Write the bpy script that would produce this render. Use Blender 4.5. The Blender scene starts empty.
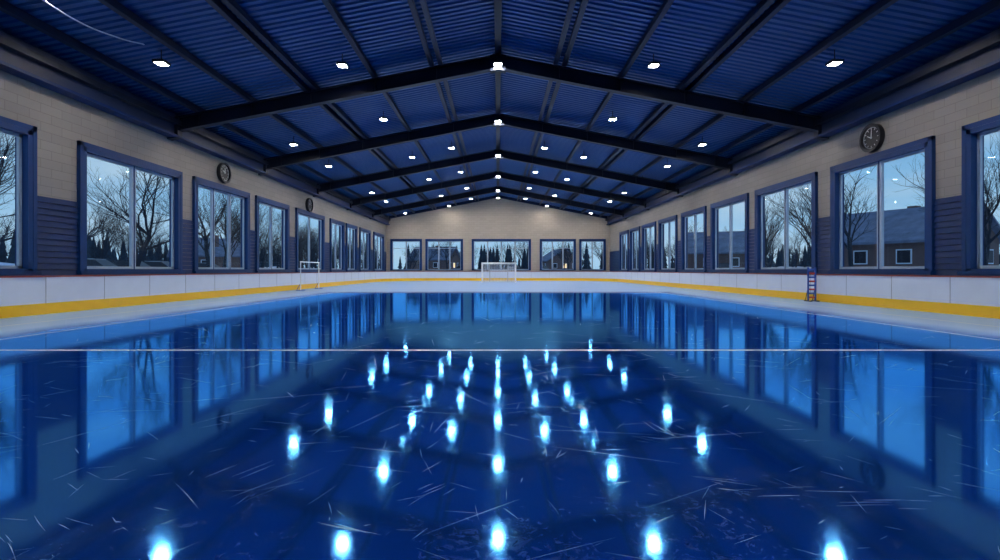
import bpy, math, random
from mathutils import Vector, Matrix
random.seed(7)
S=bpy.context.scene
CAM=1.42; W=15.0; FAR=67.0; BACK=-8.0
# ------------------------------------------------------------ materials
def newmat(name):
    m=bpy.data.materials.new(name); m.use_nodes=True
    nt=m.node_tree; b=nt.nodes['Principled BSDF']
    return m,nt,b
def simple(name,col,rough=.5,metal=0,noise=0.12,scale=4,emit=None,es=0,spec=.5,bump=0):
    m,nt,b=newmat(name)
    tc=nt.nodes.new('ShaderNodeTexCoord'); n=nt.nodes.new('ShaderNodeTexNoise')
    n.inputs['Scale'].default_value=scale; n.inputs['Detail'].default_value=5
    nt.links.new(tc.outputs['Object'],n.inputs['Vector'])
    mr=nt.nodes.new('ShaderNodeMapRange'); mr.inputs['To Min'].default_value=1-noise; mr.inputs['To Max'].default_value=1+noise
    nt.links.new(n.outputs['Fac'],mr.inputs['Value'])
    vm=nt.nodes.new('ShaderNodeVectorMath'); vm.operation='SCALE'; vm.inputs[0].default_value=col
    nt.links.new(mr.outputs[0],vm.inputs['Scale']); nt.links.new(vm.outputs[0],b.inputs['Base Color'])
    b.inputs['Roughness'].default_value=rough; b.inputs['Metallic'].default_value=metal
    b.inputs['Specular IOR Level'].default_value=spec
    if emit: b.inputs['Emission Color'].default_value=(*emit,1); b.inputs['Emission Strength'].default_value=es
    if bump:
        bp=nt.nodes.new('ShaderNodeBump'); bp.inputs['Strength'].default_value=bump
        nt.links.new(n.outputs['Fac'],bp.inputs['Height']); nt.links.new(bp.outputs[0],b.inputs['Normal'])
    return m
def block_wall(name,c1,c2,axis):
    m,nt,b=newmat(name)
    g=nt.nodes.new('ShaderNodeNewGeometry'); sp=nt.nodes.new('ShaderNodeSeparateXYZ'); cb=nt.nodes.new('ShaderNodeCombineXYZ')
    nt.links.new(g.outputs['Position'],sp.inputs[0])
    nt.links.new(sp.outputs[axis],cb.inputs[0]); nt.links.new(sp.outputs[2],cb.inputs[1])
    br=nt.nodes.new('ShaderNodeTexBrick'); br.inputs['Scale'].default_value=1
    br.inputs['Brick Width'].default_value=.8; br.inputs['Row Height'].default_value=.3; br.inputs['Mortar Size'].default_value=.010
    br.inputs['Color1'].default_value=(*c1,1); br.inputs['Color2'].default_value=(*c2,1)
    br.inputs['Mortar'].default_value=(c1[0]*.72,c1[1]*.72,c1[2]*.72,1)
    nt.links.new(cb.outputs[0],br.inputs['Vector']); nt.links.new(br.outputs['Color'],b.inputs['Base Color'])
    bp=nt.nodes.new('ShaderNodeBump'); bp.inputs['Strength'].default_value=.3; bp.invert=True; bp.inputs['Distance'].default_value=.02
    nt.links.new(br.outputs['Fac'],bp.inputs['Height']); nt.links.new(bp.outputs[0],b.inputs['Normal'])
    b.inputs['Roughness'].default_value=.8
    return m
def ice(name):
    # one sheet of ice: blue paint under the centre, pale ice around the margin, frosty scuffs on top
    m=bpy.data.materials.new(name); m.use_nodes=True; nt=m.node_tree; nt.nodes.clear()
    N=nt.nodes.new; L=nt.links.new
    def math_(op,a,b=None):
        x=N('ShaderNodeMath'); x.operation=op
        for i,v in enumerate((a,b)):
            if v is None: continue
            if isinstance(v,(int,float)): x.inputs[i].default_value=v
            else: L(v,x.inputs[i])
        return x.outputs[0]
    out=N('ShaderNodeOutputMaterial'); mix=N('ShaderNodeMixShader'); d=N('ShaderNodeBsdfDiffuse'); gl=N('ShaderNodeBsdfGlossy')
    g=N('ShaderNodeNewGeometry'); sp=N('ShaderNodeSeparateXYZ'); L(g.outputs['Position'],sp.inputs[0])
    n1=N('ShaderNodeTexNoise'); n1.inputs['Scale'].default_value=.35; n1.inputs['Detail'].default_value=8; n1.inputs['Roughness'].default_value=.65
    L(g.outputs['Position'],n1.inputs['Vector'])
    n2=N('ShaderNodeTexNoise'); n2.inputs['Scale'].default_value=7; n2.inputs['Detail'].default_value=10; n2.inputs['Roughness'].default_value=.78; n2.inputs['Distortion'].default_value=1.6
    L(g.outputs['Position'],n2.inputs['Vector'])
    # margin mask
    ax=math_('SUBTRACT',math_('ABSOLUTE',sp.outputs[0]),10.5)
    ay=math_('MULTIPLY',math_('SUBTRACT',sp.outputs[1],31.2),.45)
    mx=math_('MAXIMUM',ax,ay)
    mx=math_('ADD',mx,math_('MULTIPLY',math_('SUBTRACT',n1.outputs['Fac'],.5),1.0))
    mk=N('ShaderNodeMapRange'); mk.interpolation_type='SMOOTHSTEP'; mk.inputs['From Min'].default_value=-.9; mk.inputs['From Max'].default_value=1.1; L(mx,mk.inputs['Value'])
    mask=mk.outputs[0]
    cr=N('ShaderNodeMapRange'); cr.inputs['From Min'].default_value=.25; cr.inputs['From Max'].default_value=.46; cr.inputs['To Max'].default_value=.45
    L(math_('MULTIPLY',n1.outputs['Fac'],n2.outputs['Fac']),cr.inputs['Value'])
    def mixc(f,a,b):
        x=N('ShaderNodeMix'); x.data_type='RGBA'; L(f,x.inputs['Factor'])
        for k,v in(('A',a),('B',b)):
            if isinstance(v,tuple): x.inputs[k].default_value=(*v,1)
            else: L(v,x.inputs[k])
        return x.outputs['Result']
    base=mixc(mask,(.004,.065,.46),(.48,.65,.95))
    L(mixc(cr.outputs[0],base,(.32,.60,1.0)),d.inputs['Color'])
    L(mixc(mask,(.11,.47,1.0),(.45,.70,1.0)),gl.inputs['Color'])
    rr=N('ShaderNodeMapRange'); rr.inputs['From Min'].default_value=.3; rr.inputs['From Max'].default_value=.7
    rr.inputs['To Min'].default_value=.05; rr.inputs['To Max'].default_value=.085
    L(n1.outputs['Fac'],rr.inputs['Value'])
    L(math_('ADD',rr.outputs[0],math_('MULTIPLY',mask,.06)),gl.inputs['Roughness'])
    lw=N('ShaderNodeLayerWeight'); lw.inputs['Blend'].default_value=.35
    fr=N('ShaderNodeMapRange'); fr.inputs['To Min'].default_value=.30; fr.inputs['To Max'].default_value=.90
    L(lw.outputs['Facing'],fr.inputs['Value'])
    f=math_('MULTIPLY',fr.outputs[0],math_('SUBTRACT',1.0,math_('MULTIPLY',mask,.52)))
    L(f,mix.inputs[0]); L(d.outputs[0],mix.inputs[1]); L(gl.outputs[0],mix.inputs[2])
    L(mix.outputs[0],out.inputs['Surface'])
    return m
def glassmat():
    m=bpy.data.materials.new('window_glass'); m.use_nodes=True; nt=m.node_tree; nt.nodes.clear()
    N=nt.nodes.new; L=nt.links.new
    out=N('ShaderNodeOutputMaterial'); mix=N('ShaderNodeMixShader'); t=N('ShaderNodeBsdfTransparent'); g=N('ShaderNodeBsdfGlossy')
    t.inputs[0].default_value=(.86,.93,.98,1); g.inputs['Roughness'].default_value=.02; g.inputs['Color'].default_value=(.8,.9,1,1)
    mix.inputs[0].default_value=.05
    L(t.outputs[0],mix.inputs[1]); L(g.outputs[0],mix.inputs[2]); L(mix.outputs[0],out.inputs[0])
    return m
M={}
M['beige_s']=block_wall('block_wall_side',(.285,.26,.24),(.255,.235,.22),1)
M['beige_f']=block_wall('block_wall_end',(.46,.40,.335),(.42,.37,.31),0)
M['ice']=ice('rink_ice')
M['line']=simple('white_line_paint',(.72,.82,.95),.25,0,.15,1.5)
M['roof']=simple('corrugated_roof_blue',(.009,.08,.27),.32,.35,.15,.7)
M['steel']=simple('dark_navy_steel',(.003,.008,.025),.45,.3,.2,3)
M['purlin']=simple('purlin_steel',(.004,.014,.05),.45,.3,.2,3)
M['fascia']=simple('fascia_blue',(.003,.014,.06),.5,0,.15,2)
M['clad']=simple('blue_cladding',(.003,.024,.11),.5,0,.15,3,spec=.25)
M['casing']=simple('window_casing_blue',(.003,.036,.15),.4,0,.1,3,spec=.3)
M['sash']=simple('window_sash_grey',(.34,.44,.56),.4,.1,.1,5)
M['glass']=glassmat()
M['board']=simple('rink_board_white',(.68,.76,.92),.35,0,.05,2)
M['kick']=simple('yellow_kickplate',(.9,.52,.01),.4,0,.06,3)
M['cap']=simple('board_cap_red',(.30,.06,.05),.4,0,.1,3)
M['seam']=simple('board_seam',(.3,.34,.44),.5)
M['metal']=simple('brushed_metal',(.55,.58,.62),.3,.8)
M['black']=simple('black_plastic',(.010,.012,.02),.4)
M['white']=simple('white_paint',(.85,.88,.92),.4)
M['red']=simple('red_paint',(.55,.04,.03),.4)
M['bluep']=simple('blue_paint',(.02,.08,.4),.4)
M['net']=simple('net_cord',(.75,.8,.88),.8)
M['lens']=simple('lamp_lens',(1,1,1),.3,emit=(1,.94,.85),es=300)
M['bark']=simple('tree_bark',(.025,.03,.04),.9,0,.3,8)
M['conifer']=simple('conifer_foliage',(.025,.045,.065),.95,0,.5,3)
M['snow']=simple('snow_ground',(.66,.74,.85),.9,0,.35,.15,bump=.3)
M['brick']=simple('house_siding',(.16,.10,.085),.8)
M['roofs']=simple('house_roof',(.15,.18,.25),.8,0,.6,1.2)
M['warm']=simple('lit_window',(.8,.6,.3),.5,emit=(1,.6,.25),es=1.5)
M['carp']=simple('car_paint_dark',(.03,.04,.06),.25,.5)
M['carw']=simple('car_paint_silver',(.4,.43,.48),.25,.5)
M['tyre']=simple('tyre_rubber',(.01,.01,.01),.8)
M['scratch']=simple('skate_scratch_frost',(.85,.95,1.0),.7,0,.5,5)
M['extw']=simple('back_wall_paint',(.05,.08,.18),.8)
M['cable']=simple('cable_sheath',(.45,.5,.6),.5)
# ------------------------------------------------------------ builder
class MB:
    def __init__(s): s.v=[];s.f=[];s.mi=[];s.mats=[]
    def m(s,k):
        if k not in s.mats: s.mats.append(k)
        return s.mats.index(k)
    def add(s,vs,fs,k):
        o=len(s.v); s.v+= [tuple(v) for v in vs]; i=s.m(k)
        for f in fs: s.f.append([o+a for a in f]); s.mi.append(i)
    def box(s,x0,x1,y0,y1,z0,z1,k):
        vs=[(x,y,z) for x in(x0,x1) for y in(y0,y1) for z in(z0,z1)]
        s.add(vs,[(0,1,3,2),(4,6,7,5),(0,4,5,1),(2,3,7,6),(0,2,6,4),(1,5,7,3)],k)
    def prism(s,poly,ax,a,b,k):
        n=len(poly)
        def P(p,t):
            return (t,p[0],p[1]) if ax==0 else ((p[0],t,p[1]) if ax==1 else (p[0],p[1],t))
        vs=[P(p,a) for p in poly]+[P(p,b) for p in poly]
        s.add(vs,[tuple(range(n))[::-1],tuple(range(n,2*n))]+[(i,(i+1)%n,n+(i+1)%n,n+i) for i in range(n)],k)
    def tube(s,p0,p1,r0,r1,k,n=8,cap=True):
        p0=Vector(p0);p1=Vector(p1); d=(p1-p0)
        if d.length<1e-6: return
        d.normalize(); u=d.orthogonal().normalized(); w=d.cross(u)
        vs=[]
        for p,r in((p0,r0),(p1,r1)):
            for i in range(n):
                a=2*math.pi*i/n; vs.append(p+u*math.cos(a)*r+w*math.sin(a)*r)
        fs=[(i,(i+1)%n,n+(i+1)%n,n+i) for i in range(n)]
        if cap: fs+= [tuple(range(n))[::-1],tuple(range(n,2*n))]
        s.add(vs,fs,k)
    def mesh(s,name):
        me=bpy.data.meshes.new(name); me.from_pydata(s.v,[],s.f)
        for k in s.mats: me.materials.append(M[k])
        me.polygons.foreach_set('material_index',s.mi); me.update()
        import bmesh
        bm=bmesh.new(); bm.from_mesh(me); bmesh.ops.recalc_face_normals(bm,faces=bm.faces[:]); bm.to_mesh(me); bm.free()
        return me
    def obj(s,name,loc=(0,0,0),bevel=0):
        o=bpy.data.objects.new(name,s.mesh(name)); o.location=loc; S.collection.objects.link(o)
        if bevel:
            b=o.modifiers.new('bevel','BEVEL'); b.width=bevel; b.segments=2; b.limit_method='ANGLE'
        return o
def inst(name,me,loc,rz=0,sc=1):
    o=bpy.data.objects.new(name,me); o.location=loc; o.rotation_euler=(0,0,rz); o.scale=(sc,sc,sc); S.collection.objects.link(o); return o
# ------------------------------------------------------------ floor
xs=[-W,-12.56,-12.46,-10.2,-10.12,10.12,10.2,12.46,12.56,W]
ys=[BACK,8.80,8.93,38,38.25,FAR]
fb=MB()
for i in range(9):
    for j in range(5):
        x0,x1,y0,y1=xs[i],xs[i+1],ys[j],ys[j+1]
        k='ice'
        if j==1 or j==3: k='line'
        elif i in(1,7): k='line'
        elif i in(3,5) and j<3: k='line'
        fb.add([(x0,y0,0),(x1,y0,0),(x1,y1,0),(x0,y1,0)],[(0,1,2,3)],k)
fb.box(-W-.4,W+.4,BACK-.4,FAR+.4,-.4,-.02,'extw')
fb.obj('floor')
# ------------------------------------------------------------ walls with windows
SILL=1.36; HEAD=CAM+4.45; EAVE=7.5; T=.4
def dl(px): return 500*W/abs(px-498)
left=[(-4.5,1),(3.2,8.6),(10.2,16.0)]+[(dl(a),dl(b)) for a,b in((80,178),(194,247),(256,287),(296,323),(330,343),(346,356),(359.5,369.5),(373.5,383))]
right=[(-4.5,1),(3.2,8.6),(10.2,15.9)]+[(dl(b),dl(a)) for a,b in((835,932),(758,816),(713,748),(683,706),(660,677),(643,656),(631,640),(620.5,628.5))]
def clampf(l): return [(a,min(b,FAR-.7)) for a,b in l]
left=clampf(left); right=clampf(right)
wn=0
def side_wall(side,wins,name):
    global wn
    sx=-1 if side=='left' else 1
    xa,xb=sorted((sx*W,sx*(W+T)))
    b=MB()
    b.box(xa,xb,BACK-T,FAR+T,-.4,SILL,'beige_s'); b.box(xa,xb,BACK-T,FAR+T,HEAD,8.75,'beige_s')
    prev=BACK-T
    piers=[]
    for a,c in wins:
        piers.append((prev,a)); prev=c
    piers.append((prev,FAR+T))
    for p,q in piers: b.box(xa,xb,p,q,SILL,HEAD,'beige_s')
    b.obj(name)
    # ribbed cladding on the piers
    c=MB()
    x_in=sx*W
    for p,q in piers:
        p=max(p,BACK)+.02; q=min(q,FAR)-.02
        if q-p<.1: continue
        z=1.25
        while z<3.85:
            y0,y1=p,q
            poly=[(x_in,z),(x_in-sx*.07,z),(x_in-sx*.025,z+.19),(x_in,z+.19)]
            c.prism(poly,1,y0,y1,'clad'); z+=.2
    c.box(*sorted((x_in,x_in-sx*.05)),BACK,FAR,1.0,1.25,'clad')
    c.obj('trim_cladding_'+side)
    for a,q in wins:
        wn+=1
        w=MB(); cw=.16
        xi=x_in-sx*.12; xo=x_in+sx*.30
        X0,X1=sorted((xi,xo))
        w.box(X0,X1,a-.0,a+cw,SILL,HEAD,'casing'); w.box(X0,X1,q-cw,q,SILL,HEAD,'casing')
        w.box(X0,X1,a,q,HEAD-cw,HEAD,'casing'); w.box(X0,X1,a,q,SILL,SILL+.1,'casing')
        # face trim
        F0,F1=sorted((x_in-sx*.13,x_in))
        w.box(F0,F1,a-.14,a,SILL-.1,HEAD+.16,'casing'); w.box(F0,F1,q,q+.14,SILL-.1,HEAD+.16,'casing')
        w.box(F0,F1,a-.14,q+.14,HEAD,HEAD+.16,'casing')
        F0,F1=sorted((x_in-sx*.22,x_in)); w.box(F0,F1,a-.2,q+.2,SILL-.1,SILL+.02,'casing')
        xm=x_in+sx*.12; G0,G1=sorted((xm-.04,xm+.04))
        A,Q=a+cw,q-cw; Z0,Z1=SILL+.1,HEAD-cw; sw=.10
        w.box(G0,G1,A,A+sw,Z0,Z1,'sash'); w.box(G0,G1,Q-sw,Q,Z0,Z1,'sash')
        w.box(G0,G1,A,Q,Z0,Z0+sw,'sash'); w.box(G0,G1,A,Q,Z1-sw,Z1,'sash')
        n=2
        if side=='left' and 24<a<26: n=3
        for i in range(1,n):
            ym=A+(Q-A)*i/n; w.box(G0-.02,G1+.02,ym-.11,ym+.11,Z0,Z1,'sash')
            w.box(G0-.04,G1+.04,ym-.02,ym+.02,Z0,Z1,'casing')
        w.add([(xm,A,Z0),(xm,Q,Z0),(xm,Q,Z1),(xm,A,Z1)],[(0,1,2,3)],'glass')
        w.obj('window_%d'%wn)
side_wall('left',left,'wall_left'); side_wall('right',right,'wall_right')
# far wall
RZ=CAM+10.05; SL=.195
FH=5.45
fw=[(-14.3,-10.3),(-9.6,-4.8),(-3.4,4.3),(5.7,10.3),(11.0,14.3)]
b=MB()
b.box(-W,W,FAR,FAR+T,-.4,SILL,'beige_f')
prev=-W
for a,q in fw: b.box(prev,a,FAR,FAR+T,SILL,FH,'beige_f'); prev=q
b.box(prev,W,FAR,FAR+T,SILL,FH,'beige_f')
b.prism([(-W,FH),(W,FH),(W,RZ-SL*W),(0,RZ),(-W,RZ-SL*W)],1,FAR,FAR+T,'beige_f')
b.obj('wall_far')
for a,q in fw:
    wn+=1; w=MB(); cw=.16
    Y0,Y1=FAR-.1,FAR+.3
    w.box(a,a+cw,Y0,Y1,SILL,FH,'casing'); w.box(q-cw,q,Y0,Y1,SILL,FH,'casing'); w.box(a,q,Y0,Y1,FH-cw,FH,'casing'); w.box(a,q,Y0,Y1,SILL,SILL+.1,'casing')
    w.box(a-.12,q+.12,FAR-.12,FAR,FH,FH+.12,'casing'); w.box(a-.12,a,FAR-.12,FAR,SILL,FH,'casing'); w.box(q,q+.12,FAR-.12,FAR,SILL,FH,'casing')
    n=4 if q-a>6 else (3 if q-a>4.3 else 2)
    A,Q,Z0,Z1=a+cw,q-cw,SILL+.1,FH-cw
    for i in range(1,n):
        xm=A+(Q-A)*i/n; w.box(xm-.09,xm+.09,FAR+.08,FAR+.16,Z0,Z1,'sash')
    w.box(A,Q,FAR+.08,FAR+.16,Z0,Z0+.08,'sash'); w.box(A,Q,FAR+.08,FAR+.16,Z1-.08,Z1,'sash'); w.box(A,A+.08,FAR+.08,FAR+.16,Z0,Z1,'sash'); w.box(Q-.08,Q,FAR+.08,FAR+.16,Z0,Z1,'sash')
    w.box(A,Q,FAR+.09,FAR+.15,4.3,4.37,'sash')
    w.add([(A,FAR+.12,Z0),(Q,FAR+.12,Z0),(Q,FAR+.12,Z1),(A,FAR+.12,Z1)],[(0,1,2,3)],'glass')
    w.obj('window_%d'%wn)
b=MB(); b.prism([(-W,-.4),(W,-.4),(W,RZ-SL*W),(0,RZ),(-W,RZ-SL*W)],1,BACK-T,BACK,'extw'); b.obj('wall_back')
# ------------------------------------------------------------ roof (real corrugation)
b=MB()
for sx in(-1,1):
    prof=[]; y=BACK-.4; p=.30
    while y<FAR+.5:
        prof+=[(y,0),(y+.12,0),(y+.16,.06),(y+.26,.06)]; y+=p
    vs=[]
    for (yy,dz) in prof:
        vs.append((0,yy,RZ+dz)); vs.append((sx*(W+.6),yy,RZ+dz-SL*(W+.6)))
    fs=[(2*i,2*i+1,2*i+3,2*i+2) for i in range(len(prof)-1)]
    b.add(vs,fs,'roof')
    b.add([(0,BACK-.6,RZ+.3),(sx*(W+.8),BACK-.6,RZ+.3-SL*(W+.8)),(sx*(W+.8),FAR+.7,RZ+.3-SL*(W+.8)),(0,FAR+.7,RZ+.3)],[(0,1,2,3)],'roofs')
b.obj('ceiling')
# purlins
b=MB()
for X in(2.6,3.0,5.6,8.3,8.7,11.2,13.6):
    for sx in(-1,1):
        zt=RZ-SL*X; b.box(sx*X-.05,sx*X+.05,BACK,FAR,zt-.24,zt+.01,'purlin')
        b.box(sx*X-.10,sx*X+.10,BACK,FAR,zt-.26,zt-.23,'purlin')
b.box(-.14,.14,BACK,FAR,RZ-.34,RZ-.02,'steel')
b.obj('roof_purlins')
# rafters
def rafter(yc,name):
    r=MB(); 
    for sx in(-1,1):
        def zt(x): return RZ-.25-SL*x
        def seg(x0,x1,o0,o1,h): # offset range below the top line
            r.add([(sx*x0,yc-h,zt(x0)-o0),(sx*x1,yc-h,zt(x1)-o0),(sx*x1,yc-h,zt(x1)-o1),(sx*x0,yc-h,zt(x0)-o1),
                   (sx*x0,yc+h,zt(x0)-o0),(sx*x1,yc+h,zt(x1)-o0),(sx*x1,yc+h,zt(x1)-o1),(sx*x0,yc+h,zt(x0)-o1)],
                  [(0,1,2,3),(4,7,6,5),(0,4,5,1),(3,2,6,7),(0,3,7,4),(1,5,6,2)],'steel')
        seg(0,W-.02,0,.05,.16); seg(0,W-.02,.05,.58,.03); seg(0,W-.02,.58,.64,.16)
        for xx in(2.8,5.6,8.5,11.2,13.6): seg(xx-.015,xx+.015,.05,.58,.14)
        seg(W-.5,W-.02,.0,.95,.17)  # end bracket
        seg(0,.35,.0,.72,.18)
    return r.obj(name)
for y in(4.5,22.8,31.4,40.6,49.6,58.4): rafter(y,'roof_beam')
# eave fascia beams
b=MB()
for sx in(-1,1):
    x0,x1=sorted((sx*(W-.02),sx*(W-.35))); b.box(x0,x1,BACK,FAR,EAVE,8.5,'fascia')
    x0,x1=sorted((sx*(W-.02),sx*(W-.5))); b.box(x0,x1,BACK,FAR,EAVE-.06,EAVE+.04,'clad')
    x0,x1=sorted((sx*(W-.6),sx*(W-.35))); b.box(x0,x1,BACK,FAR,8.0,8.2,'steel')
b.obj('trim_eaves')
b=MB()
for sx in(-1,1):
    vs=[]
    for yy in(FAR-.15,FAR):
        for x,o in((0,.0),(W-.4,.0),(W-.4,.35),(0,.35)): vs.append((sx*x,yy,RZ-.02-SL*x-o))
    b.add(vs,[(0,1,2,3),(4,7,6,5),(0,4,5,1),(3,2,6,7),(0,3,7,4),(1,5,6,2)],'fascia')
b.obj('trim_gable')
# ------------------------------------------------------------ rink boards
BX=14.6; BY=66.3; R=7.0
path=[(-BX,BACK+.1)]
y=BACK+.1
while y<BY-R-2.4: y+=2.4; path.append((-BX,y))
path.append((-BX,BY-R))
for i in range(1,13):
    a=math.pi-math.pi/2*i/12; path.append((-BX+R+R*math.cos(a),BY-R+R*math.sin(a)))
x=-BX+R
while x<BX-R-2.4: x+=2.4; path.append((x,BY))
path.append((BX-R,BY))
for i in range(1,13):
    a=math.pi/2-math.pi/2*i/12; path.append((BX-R+R*math.cos(a),BY-R+R*math.sin(a)))
y=BY-R
while y>BACK+2.6: y-=2.4; path.append((BX,y))
path.append((BX,BACK+.1))
pv=[Vector(p) for p in path]
nor=[]
for i in range(len(pv)):
    a=pv[max(i-1,0)]; c=pv[min(i+1,len(pv)-1)]; d=(c-a).normalized(); nor.append(Vector((d.y,-d.x)))  # inward
def strip(b,o0,o1,z0,z1,k):
    n=len(pv); vs=[]
    for i in range(n):
        for o,z in((o0,z0),(o1,z0),(o1,z1),(o0,z1)):
            p=pv[i]+nor[i]*o; vs.append((p.x,p.y,z))
    fs=[]
    for i in range(n-1):
        for j in range(4): fs.append((4*i+j,4*i+(j+1)%4,4*i+4+(j+1)%4,4*i+4+j))
    fs+=[(0,1,2,3),(4*n-1,4*n-2,4*n-3,4*n-4)]
    b.add(vs,fs,k)
b=MB()
strip(b,-.06,.04,.0,1.19,'board'); strip(b,.04,.06,.0,.35,'kick'); strip(b,-.08,.07,1.19,1.24,'cap')
for i in range(1,len(pv)-1):
    if (pv[i]-pv[i-1]).length>1.5:
        p=pv[i]+nor[i]*.043; hx=.010 if abs(nor[i].x)<.5 else .004; hy=.010 if hx==.004 else .004
        b.box(p.x-hx,p.x+hx,p.y-hy,p.y+hy,.35,1.19,'seam')
b.obj('rink_boards')
# ------------------------------------------------------------ lamps
l=MB()
l.tube((0,0,.08),(0,0,.5),.018,.018,'steel')
l.box(-.2,.2,-.2,.2,.03,.09,'black'); 
for i in range(4): l.box(-.14+i*.08,-.12+i*.08,-.14,.14,.09,.13,'black')
l.box(-.2,.2,-.2,-.17,-.01,.03,'black'); l.box(-.2,.2,.17,.2,-.01,.03,'black'); l.box(-.2,-.17,-.17,.17,-.01,.03,'black'); l.box(.17,.2,-.17,.17,-.01,.03,'black')
l.box(-.16,.16,-.16,.16,-.0,.03,'lens')
lm=l.mesh('ceiling_lamp')
def lamp(x,y,dz): inst('ceiling_lamp',lm,(x,y,RZ-SL*abs(x)-dz))
for y in(4,13,22.4,31,40.2,49.2,58,64): lamp(0,y,.84)
for y in(-3,5,12,20.4,27.7,32.5,37,42,46,51,56,60,65):  # pairs nearest and behind the camera are unseen, added for light
    for sx in(-1,1): lamp(sx*6.35,y,.48)
for y in(36.5,45.5,54.5,62.5):
    for sx in(-1,1): lamp(sx*3.4,y,.48)
for y in(-2,6,13,17.6,23.5,29,35,41,47,53,59,64):  # outer rows also start with unseen lamps, added to light the hall
    for sx in(-1,1): lamp(sx*11.85,y,.48)
# ------------------------------------------------------------ clocks
def clock():
    c=MB(); n=36
    def ring(r0,r1,z0,z1,k):
        vs=[];fs=[]
        for i in range(n):
            a=2*math.pi*i/n
            for r,z in((r0,z0),(r1,z0),(r1,z1),(r0,z1)): vs.append((r*math.cos(a),r*math.sin(a),z))
        for i in range(n):
            for j in range(4): fs.append((4*i+j,4*i+(j+1)%4,4*((i+1)%n)+(j+1)%4,4*((i+1)%n)+j))
        c.add(vs,fs,k)
    c.tube((0,0,0),(0,0,.14),.52,.5,'black',36); ring(.46,.56,.05,.22,'black'); ring(.40,.425,.14,.15,'metal')
    for i in range(12):
        a=2*math.pi*i/12; p=Vector((math.cos(a),math.sin(a),0)); c.tube(p*.32+Vector((0,0,.15)),p*.39+Vector((0,0,.15)),.012,.012,'white',6)
    c.tube((0,0,.16),(.02,.30,.16),.014,.01,'white',6); c.tube((0,0,.165),(-.19,.1,.165),.018,.012,'white',6); c.tube((0,0,.14),(0,0,.18),.03,.03,'metal',12)
    return c.mesh('wall_clock')
cm=clock()
for px,py,sx in((875,138,1),(222,173,-1),(308,205,-1)):
    d=500*W/abs(px-498); z=CAM+(270-py)*d/500
    o=bpy.data.objects.new('wall_clock',cm); S.collection.objects.link(o); o.location=(sx*W,d,z)
    o.rotation_euler=Matrix((Vector((0,-sx*1.0,0)),Vector((0,0,1)),Vector((-sx,0,0)))).transposed().to_euler()
# ------------------------------------------------------------ goals
def goal(r,nr):
    g=MB(); w=1.75; h=2.0; dp=.9
    g.tube((-w,0,0),(-w,0,h),r,r,'white',12); g.tube((w,0,0),(w,0,h),r,r,'white',12); g.tube((-w-r,0,h),(w+r,0,h),r,r,'white',12)
    for sx in(-1,1):
        g.tube((sx*w,0,h),(sx*w,.45,h),.03,.03,'metal'); g.tube((sx*w,.45,h),(sx*w,dp,0.03),.03,.03,'metal'); g.tube((sx*w,0,.03),(sx*w,dp,.03),.03,.03,'metal')
    g.tube((-w,dp,.03),(w,dp,.03),.03,.03,'metal'); g.tube((-w,.45,h),(w,.45,h),.03,.03,'metal')
    for sx in(-.55,.55): g.tube((sx*w,.45,h),(sx*w,dp,.03),.05,.05,'metal')
    g.tube((-.55*w,.2,h*.62),(.55*w,.7,h*.62),.03,.03,'metal')
    N=22
    for i in range(N+1):
        x=-w+2*w*i/N; g.tube((x,.45,h),(x,dp,.03),nr,nr,'net',3,False); g.tube((x,0,h),(x,.45,h),nr,nr,'net',3,False)
    for j in range(1,14):
        t=j/14; yy=.45+(dp-.45)*(1-t); z=.03+(h-.03)*t
        g.tube((-w,yy,z),(w,yy,z),nr,nr,'net',3,False)
        for sx in(-1,1): g.tube((sx*w,0,z),(sx*w,yy,z),nr,nr,'net',3,False)
    return g.mesh('goal')
inst('hockey_goal',goal(.085,.014),(.1,58.0,0),0,1.1)
g=MB()
for sy in(-1,1):
    g.tube((0,sy*1.75,0),(0,sy*1.75,1.98),.035,.035,'white',12); g.box(-.3,.3,sy*1.75-.05,sy*1.75+.05,0,.04,'bluep')
    g.tube((-.28,sy*1.75,.03),(0,sy*1.75,.5),.02,.02,'bluep')
g.tube((0,-1.8,1.98),(0,1.8,1.98),.035,.035,'white',12)
g.obj('practice_goal_frame',(-13.6,36.2,0))
# ------------------------------------------------------------ ladder rack by the boards
g=MB()
for sx in(-1,1):
    g.box(sx*.16-.03,sx*.16+.03,-.03,.03,0,1.55,'bluep'); g.box(sx*.16-.04,sx*.16+.04,-.25,.25,0,.05,'black')
    g.tube((sx*.16,.2,.04),(sx*.16,0,.7),.015,.015,'black')
for i in range(8): 
    z=.15+i*.18; g.box(-.15,.15,-.025,.025,z,z+.075,'red' if i%2==0 else 'bluep')
g.obj('ladder_rack',(14.18,22.6,0))
# ------------------------------------------------------------ cable
cu=bpy.data.curves.new('hanging_cable','CURVE'); cu.dimensions='3D'; cu.bevel_depth=.022; cu.bevel_resolution=2
sp=cu.splines.new('BEZIER'); pts=[(-11.9,9.5,8.95),(-11.8,12.2,8.5),(-11.7,14.0,8.35),(-11.6,15.2,8.5),(-11.9,16.8,9.0)]
sp.bezier_points.add(len(pts)-1)
for p,c in zip(sp.bezier_points,pts): p.co=c; p.handle_left_type=p.handle_right_type='AUTO'
co=bpy.data.objects.new('hanging_cable',cu); S.collection.objects.link(co); cu.materials.append(M['cable'])
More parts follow.
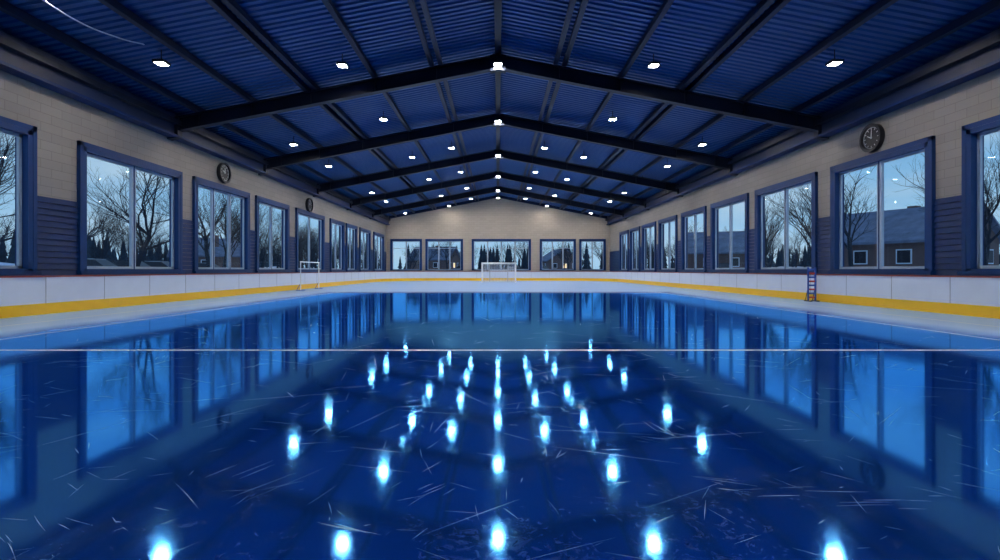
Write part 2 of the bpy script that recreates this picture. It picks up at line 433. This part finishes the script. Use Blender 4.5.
# ------------------------------------------------------------ scratches
b=MB()
def scratch(x,y,ang,L,w,curv):
    n=7; z=.0015; vs=[];fs=[]; px,py=x,y; a=ang
    for i in range(n+1):
        t=i/n; ww=w*math.sin(math.pi*min(max(t,.06),.94))
        vs.append((px-math.sin(a)*ww,py+math.cos(a)*ww,z)); vs.append((px+math.sin(a)*ww,py-math.cos(a)*ww,z))
        px+=math.cos(a)*L/n; py+=math.sin(a)*L/n; a+=curv/n
    for i in range(n): fs.append((2*i,2*i+1,2*i+3,2*i+2))
    b.add(vs,fs,'scratch')
for i in range(800):
    y=2.2+14*random.random()**1.3; x=random.uniform(-1,1)*min(1.05*y+.6,10)
    a=random.choice([.5,.9,2.1,2.6,1.2,-.3])+random.gauss(0,.35)
    L_=random.uniform(.04,.35)*(.45+y/8)
    if random.random()<.14: L_*=3.2
    scratch(x,y,a,L_,random.uniform(.0003,.0009)*(.5+y/5),random.gauss(0,.05))
for c in range(36):
    y=2.3+9*random.random()**1.2; x=random.uniform(-.98,.98)*y; a0=random.uniform(0,3.1); s=random.uniform(.4,1.0)
    for i in range(random.randint(3,8)): scratch(x+random.gauss(0,.13*s),y+random.gauss(0,.10*s),a0+random.gauss(0,.10),random.uniform(.06,.5)*s,random.uniform(.0004,.0014),random.gauss(0,.06))
b.obj('skate_scratches')
# ------------------------------------------------------------ exterior
OG=.75
b=MB()
for x0,x1,y0,y1 in((-220,-15.9,-60,300),(15.9,220,-60,300),(-15.9,15.9,67.9,300)):
    b.add([(x0,y0,OG),(x1,y0,OG),(x1,y1,OG),(x0,y1,OG)],[(0,1,2,3)],'snow')
b.box(-16.0,-15.9,-60,67.9,-.4,OG,'snow'); b.box(15.9,16.0,-60,67.9,-.4,OG,'snow'); b.box(-16,16,67.9,68,-.4,OG,'snow')
# ploughed snow banks
rb=random.Random(9)
for sx in(-1,1):
    x0=sx*33; n=60; vs=[]
    for i in range(n):
        y=14+i*2.4; h=OG+.9+rb.uniform(0,.7); xx=x0+sx*(i*.25)
        vs+=[(xx-sx*2.4,y,OG-.02),(xx-sx*.8,y,h),(xx+sx*.9,y,h-.1),(xx+sx*2.6,y,OG-.02)]
    fs=[(4*i+j,4*i+j+1,4*i+5+j,4*i+4+j) for i in range(n-1) for j in range(3)]
    if sx<0: vs=[(a-8,c,d) for a,c,d in vs]
    else: vs=[(a+22,c,d) for a,c,d in vs]
    b.add(vs,fs,'snow')
b.obj('snowy_ground')
def tree(seed):
    rnd=random.Random(seed); t=MB()
    def grow(p,d,L,r,lv):
        n=3 if lv<2 else 2
        q=Vector(p); dd=Vector(d); rr=r
        for i in range(n):
            dd=(dd+Vector((rnd.gauss(0,.13),rnd.gauss(0,.13),rnd.gauss(.05,.08)))).normalized()
            e=q+dd*L/n; r2=rr*.86
            t.tube(q,e,rr,r2,'bark',6 if lv<2 else 3,False)
            q=e; rr=r2
            if lv<4 and (lv>0 or i>0):
                for _ in range(1 if lv else 2):
                    s=Vector((rnd.gauss(0,1),rnd.gauss(0,1),rnd.gauss(.25,.5))).normalized()
                    grow(q,(dd*.8+s*.75).normalized(),L*rnd.uniform(.5,.72),rr*.55,lv+1)
        if lv<5:
            for _ in range(2):
                s=Vector((rnd.gauss(0,1),rnd.gauss(0,1),rnd.gauss(.2,.4))).normalized()
                grow(q,(dd+s*.5).normalized(),L*rnd.uniform(.6,.78),rr*.72,lv+1)
    grow((0,0,-.1),(0,0,1),3.1,.19,0)
    return t.mesh('bare_tree')
trees=[tree(s) for s in(1,2,3,4,5)]
rt=random.Random(3)
houses=[(41,43,.45,1),(34,66,1.2,.9),(-50,78,-.8,.9),(-11,125,1.3,1.0),(16,120,.2,.9),(46,96,.2,.9)]
cars=[(-29,36),(-30,41),(-31,46),(-32,51),(-33,57),(27,60),(-6,90),(3,92),(8,91)]
def T_(x,y,s):
    for h in houses:
        if (x-h[0])**2+(y-h[1]-3)**2<13.5**2: return
    for c in cars:
        if (x-c[0])**2+(y-c[1])**2<2.6**2: return
    inst('bare_tree',trees[rt.randrange(5)],(x,y,OG),rt.uniform(0,6.28),s)
for sx in(-1,1):
    st=4.2 if sx<0 else 5.5
    for i in range(int(120/st)):
        y=20+i*st+rt.uniform(-2,2); x=sx*(22+rt.uniform(0,7)+ (y-24)*.12)
        T_(x,y,rt.uniform(.85,1.2))
    for i in range(60 if sx<0 else 50):
        T_(sx*rt.uniform(40,82),rt.uniform(30,150),rt.uniform(.8,1.3))
for i in range(26): T_(-34+i*2.7+rt.uniform(-1,1),rt.uniform(84,106),rt.uniform(.6,.9))
# conifer treeline
b=MB()
def conifer(x,y,h):
    k=7
    for t in range(4):
        r=h*.2*(1-t*.2); z0=OG+h*(.05+t*.2); z1=z0+h*.38
        a0=rt.random()*6; vs=[(x+r*math.cos(a0+2*math.pi*i/k)*rt.uniform(.8,1.1),y+r*math.sin(a0+2*math.pi*i/k)*rt.uniform(.8,1.1),z0) for i in range(k)]+[(x,y,z1)]
        b.add(vs,[(i,(i+1)%k,k) for i in range(k)],'conifer')
for i in range(700):
    side=rt.random()
    if side<.4: x=-rt.uniform(90,112); y=rt.uniform(20,220)
    elif side<.8: x=rt.uniform(90,112); y=rt.uniform(20,220)
    else: x=rt.uniform(-80,80); y=rt.uniform(150,175)
    conifer(x,y,rt.uniform(4,9.5))
b.obj('distant_treeline')
def house(wd,dp,h,rh):
    m=MB(); hw=wd/2
    m.box(-hw,hw,0,dp,0,h,'brick')
    m.prism([(-hw,h),(hw,h),(0,h+rh)],1,0.0,dp,'brick')
    for sx in(-1,1):
        o=.6; x1=sx*(hw+o); z1=h-rh*o/hw
        vs=[(0,-o,h+rh),(x1,-o,z1),(x1,dp+o,z1),(0,dp+o,h+rh)]
        m.add(vs+[(a,c,z+.22) for a,c,z in vs],[(0,1,2,3),(4,7,6,5),(0,1,5,4),(1,2,6,5),(2,3,7,6),(3,0,4,7)],'roofs')
    m.box(hw*.4,hw*.4+.8,dp*.5,dp*.5+.8,h,h+rh+.6,'brick')
    for fx in(-.6,0,.6):
        for fz in(1.2,3.8):
            if fz+1.3>h: continue
            for yy,s in((0,-1),(dp,1)):
                m.box(fx*hw-.6,fx*hw+.6,yy-.06 if s<0 else yy,yy if s<0 else yy+.06,fz,fz+1.3,'white'); m.box(fx*hw-.5,fx*hw+.5,yy-.08 if s<0 else yy,yy if s<0 else yy+.08,fz+.1,fz+1.2,'warm' if (fx==0 and fz<2) else 'black')
    for fy in(.25,.6):
        for sx in(-1,1):
            x0,x1=sorted((sx*hw,sx*(hw+.07))); m.box(x0,x1,dp*fy,dp*fy+1.2,1.2,2.5,'white'); x0,x1=sorted((sx*hw,sx*(hw+.09))); m.box(x0,x1,dp*fy+.1,dp*fy+1.1,1.3,2.4,'black')
    return m.mesh('house')
hm=house(9,10,3.4,2.9)
for x,y,r,s in houses: inst('house',hm,(x,y,OG),r,s)
def car(k):
    c=MB(); 
    low=[(-2.2,.35),(2.2,.35),(2.25,.7),(1.9,.88),(1.0,.95),(-1.9,.98),(-2.25,.75)]
    c.prism([(a,z) for a,z in low],1,-.88,.88,k)
    cab=[(1.05,.93),(.35,1.42),(-1.1,1.45),(-1.85,.96)]
    vs=[(a,-.84+(.14 if z>1.2 else 0),z) for a,z in cab]+[(a,.84-(.14 if z>1.2 else 0),z) for a,z in cab]
    c.add(vs,[(3,2,1,0),(4,5,6,7)]+[(i,(i+1)%4,4+(i+1)%4,4+i) for i in range(4)],'black')
    c.box(-1.05,.32,-.7,.7,1.42,1.48,k)
    for wx in(-1.35,1.35):
        for sy in(-1,1): c.tube((wx,sy*.66,.33),(wx,sy*.9,.33),.33,.33,'tyre',18); c.tube((wx,sy*.9,.33),(wx,sy*.91,.33),.19,.19,'metal',14)
    for sy in(-1,1): c.box(2.2,2.27,sy*.6-.15,sy*.6+.15,.6,.72,'white'); c.box(-2.27,-2.2,sy*.62-.12,sy*.62+.12,.65,.78,'red')
    return c.mesh('parked_car')
c1,c2=car('carp'),car('carw')
for i,(x,y) in enumerate(cars):
    inst('parked_car',c1 if i%2 else c2,(x,y,OG),.15 if x<0 else 1.2)
# ------------------------------------------------------------ world
w=bpy.data.worlds.new('dusk_sky'); S.world=w; w.use_nodes=True; nt=w.node_tree; bg=nt.nodes['Background']
N=nt.nodes.new; L=nt.links.new
tc=N('ShaderNodeTexCoord'); sp=N('ShaderNodeSeparateXYZ'); L(tc.outputs['Generated'],sp.inputs[0])
cr=N('ShaderNodeValToRGB'); cr.color_ramp.elements[0].position=0; cr.color_ramp.elements[0].color=(.36,.58,.76,1)
cr.color_ramp.elements[1].position=.6; cr.color_ramp.elements[1].color=(.05,.18,.50,1)
e=cr.color_ramp.elements.new(.22); e.color=(.17,.39,.64,1)
L(sp.outputs[2],cr.inputs[0])
n=N('ShaderNodeTexNoise'); n.inputs['Scale'].default_value=3.5; n.inputs['Detail'].default_value=7
mp=N('ShaderNodeMapping'); mp.inputs['Scale'].default_value=(1,1,4); L(tc.outputs['Generated'],mp.inputs[0]); L(mp.outputs[0],n.inputs['Vector'])
mr=N('ShaderNodeMapRange'); mr.inputs['From Min'].default_value=.42; mr.inputs['From Max'].default_value=.65; mr.inputs['To Max'].default_value=.8; L(n.outputs['Fac'],mr.inputs['Value'])
mx=N('ShaderNodeMix'); mx.data_type='RGBA'; mx.inputs['B'].default_value=(.46,.60,.71,1); L(mr.outputs[0],mx.inputs['Factor']); L(cr.outputs[0],mx.inputs['A']); L(mx.outputs['Result'],bg.inputs[0])
bg.inputs[1].default_value=1.15
# ------------------------------------------------------------ camera
cd=bpy.data.cameras.new('camera'); cd.lens=18; cd.sensor_width=36; cd.shift_x=.002; cd.shift_y=-.01; cd.clip_end=1000; cd.clip_start=.05
cam=bpy.data.objects.new('camera',cd); S.collection.objects.link(cam); cam.location=(0,0,CAM); cam.rotation_euler=(math.pi/2,0,0); S.camera=cam
S.view_settings.view_transform='Standard'
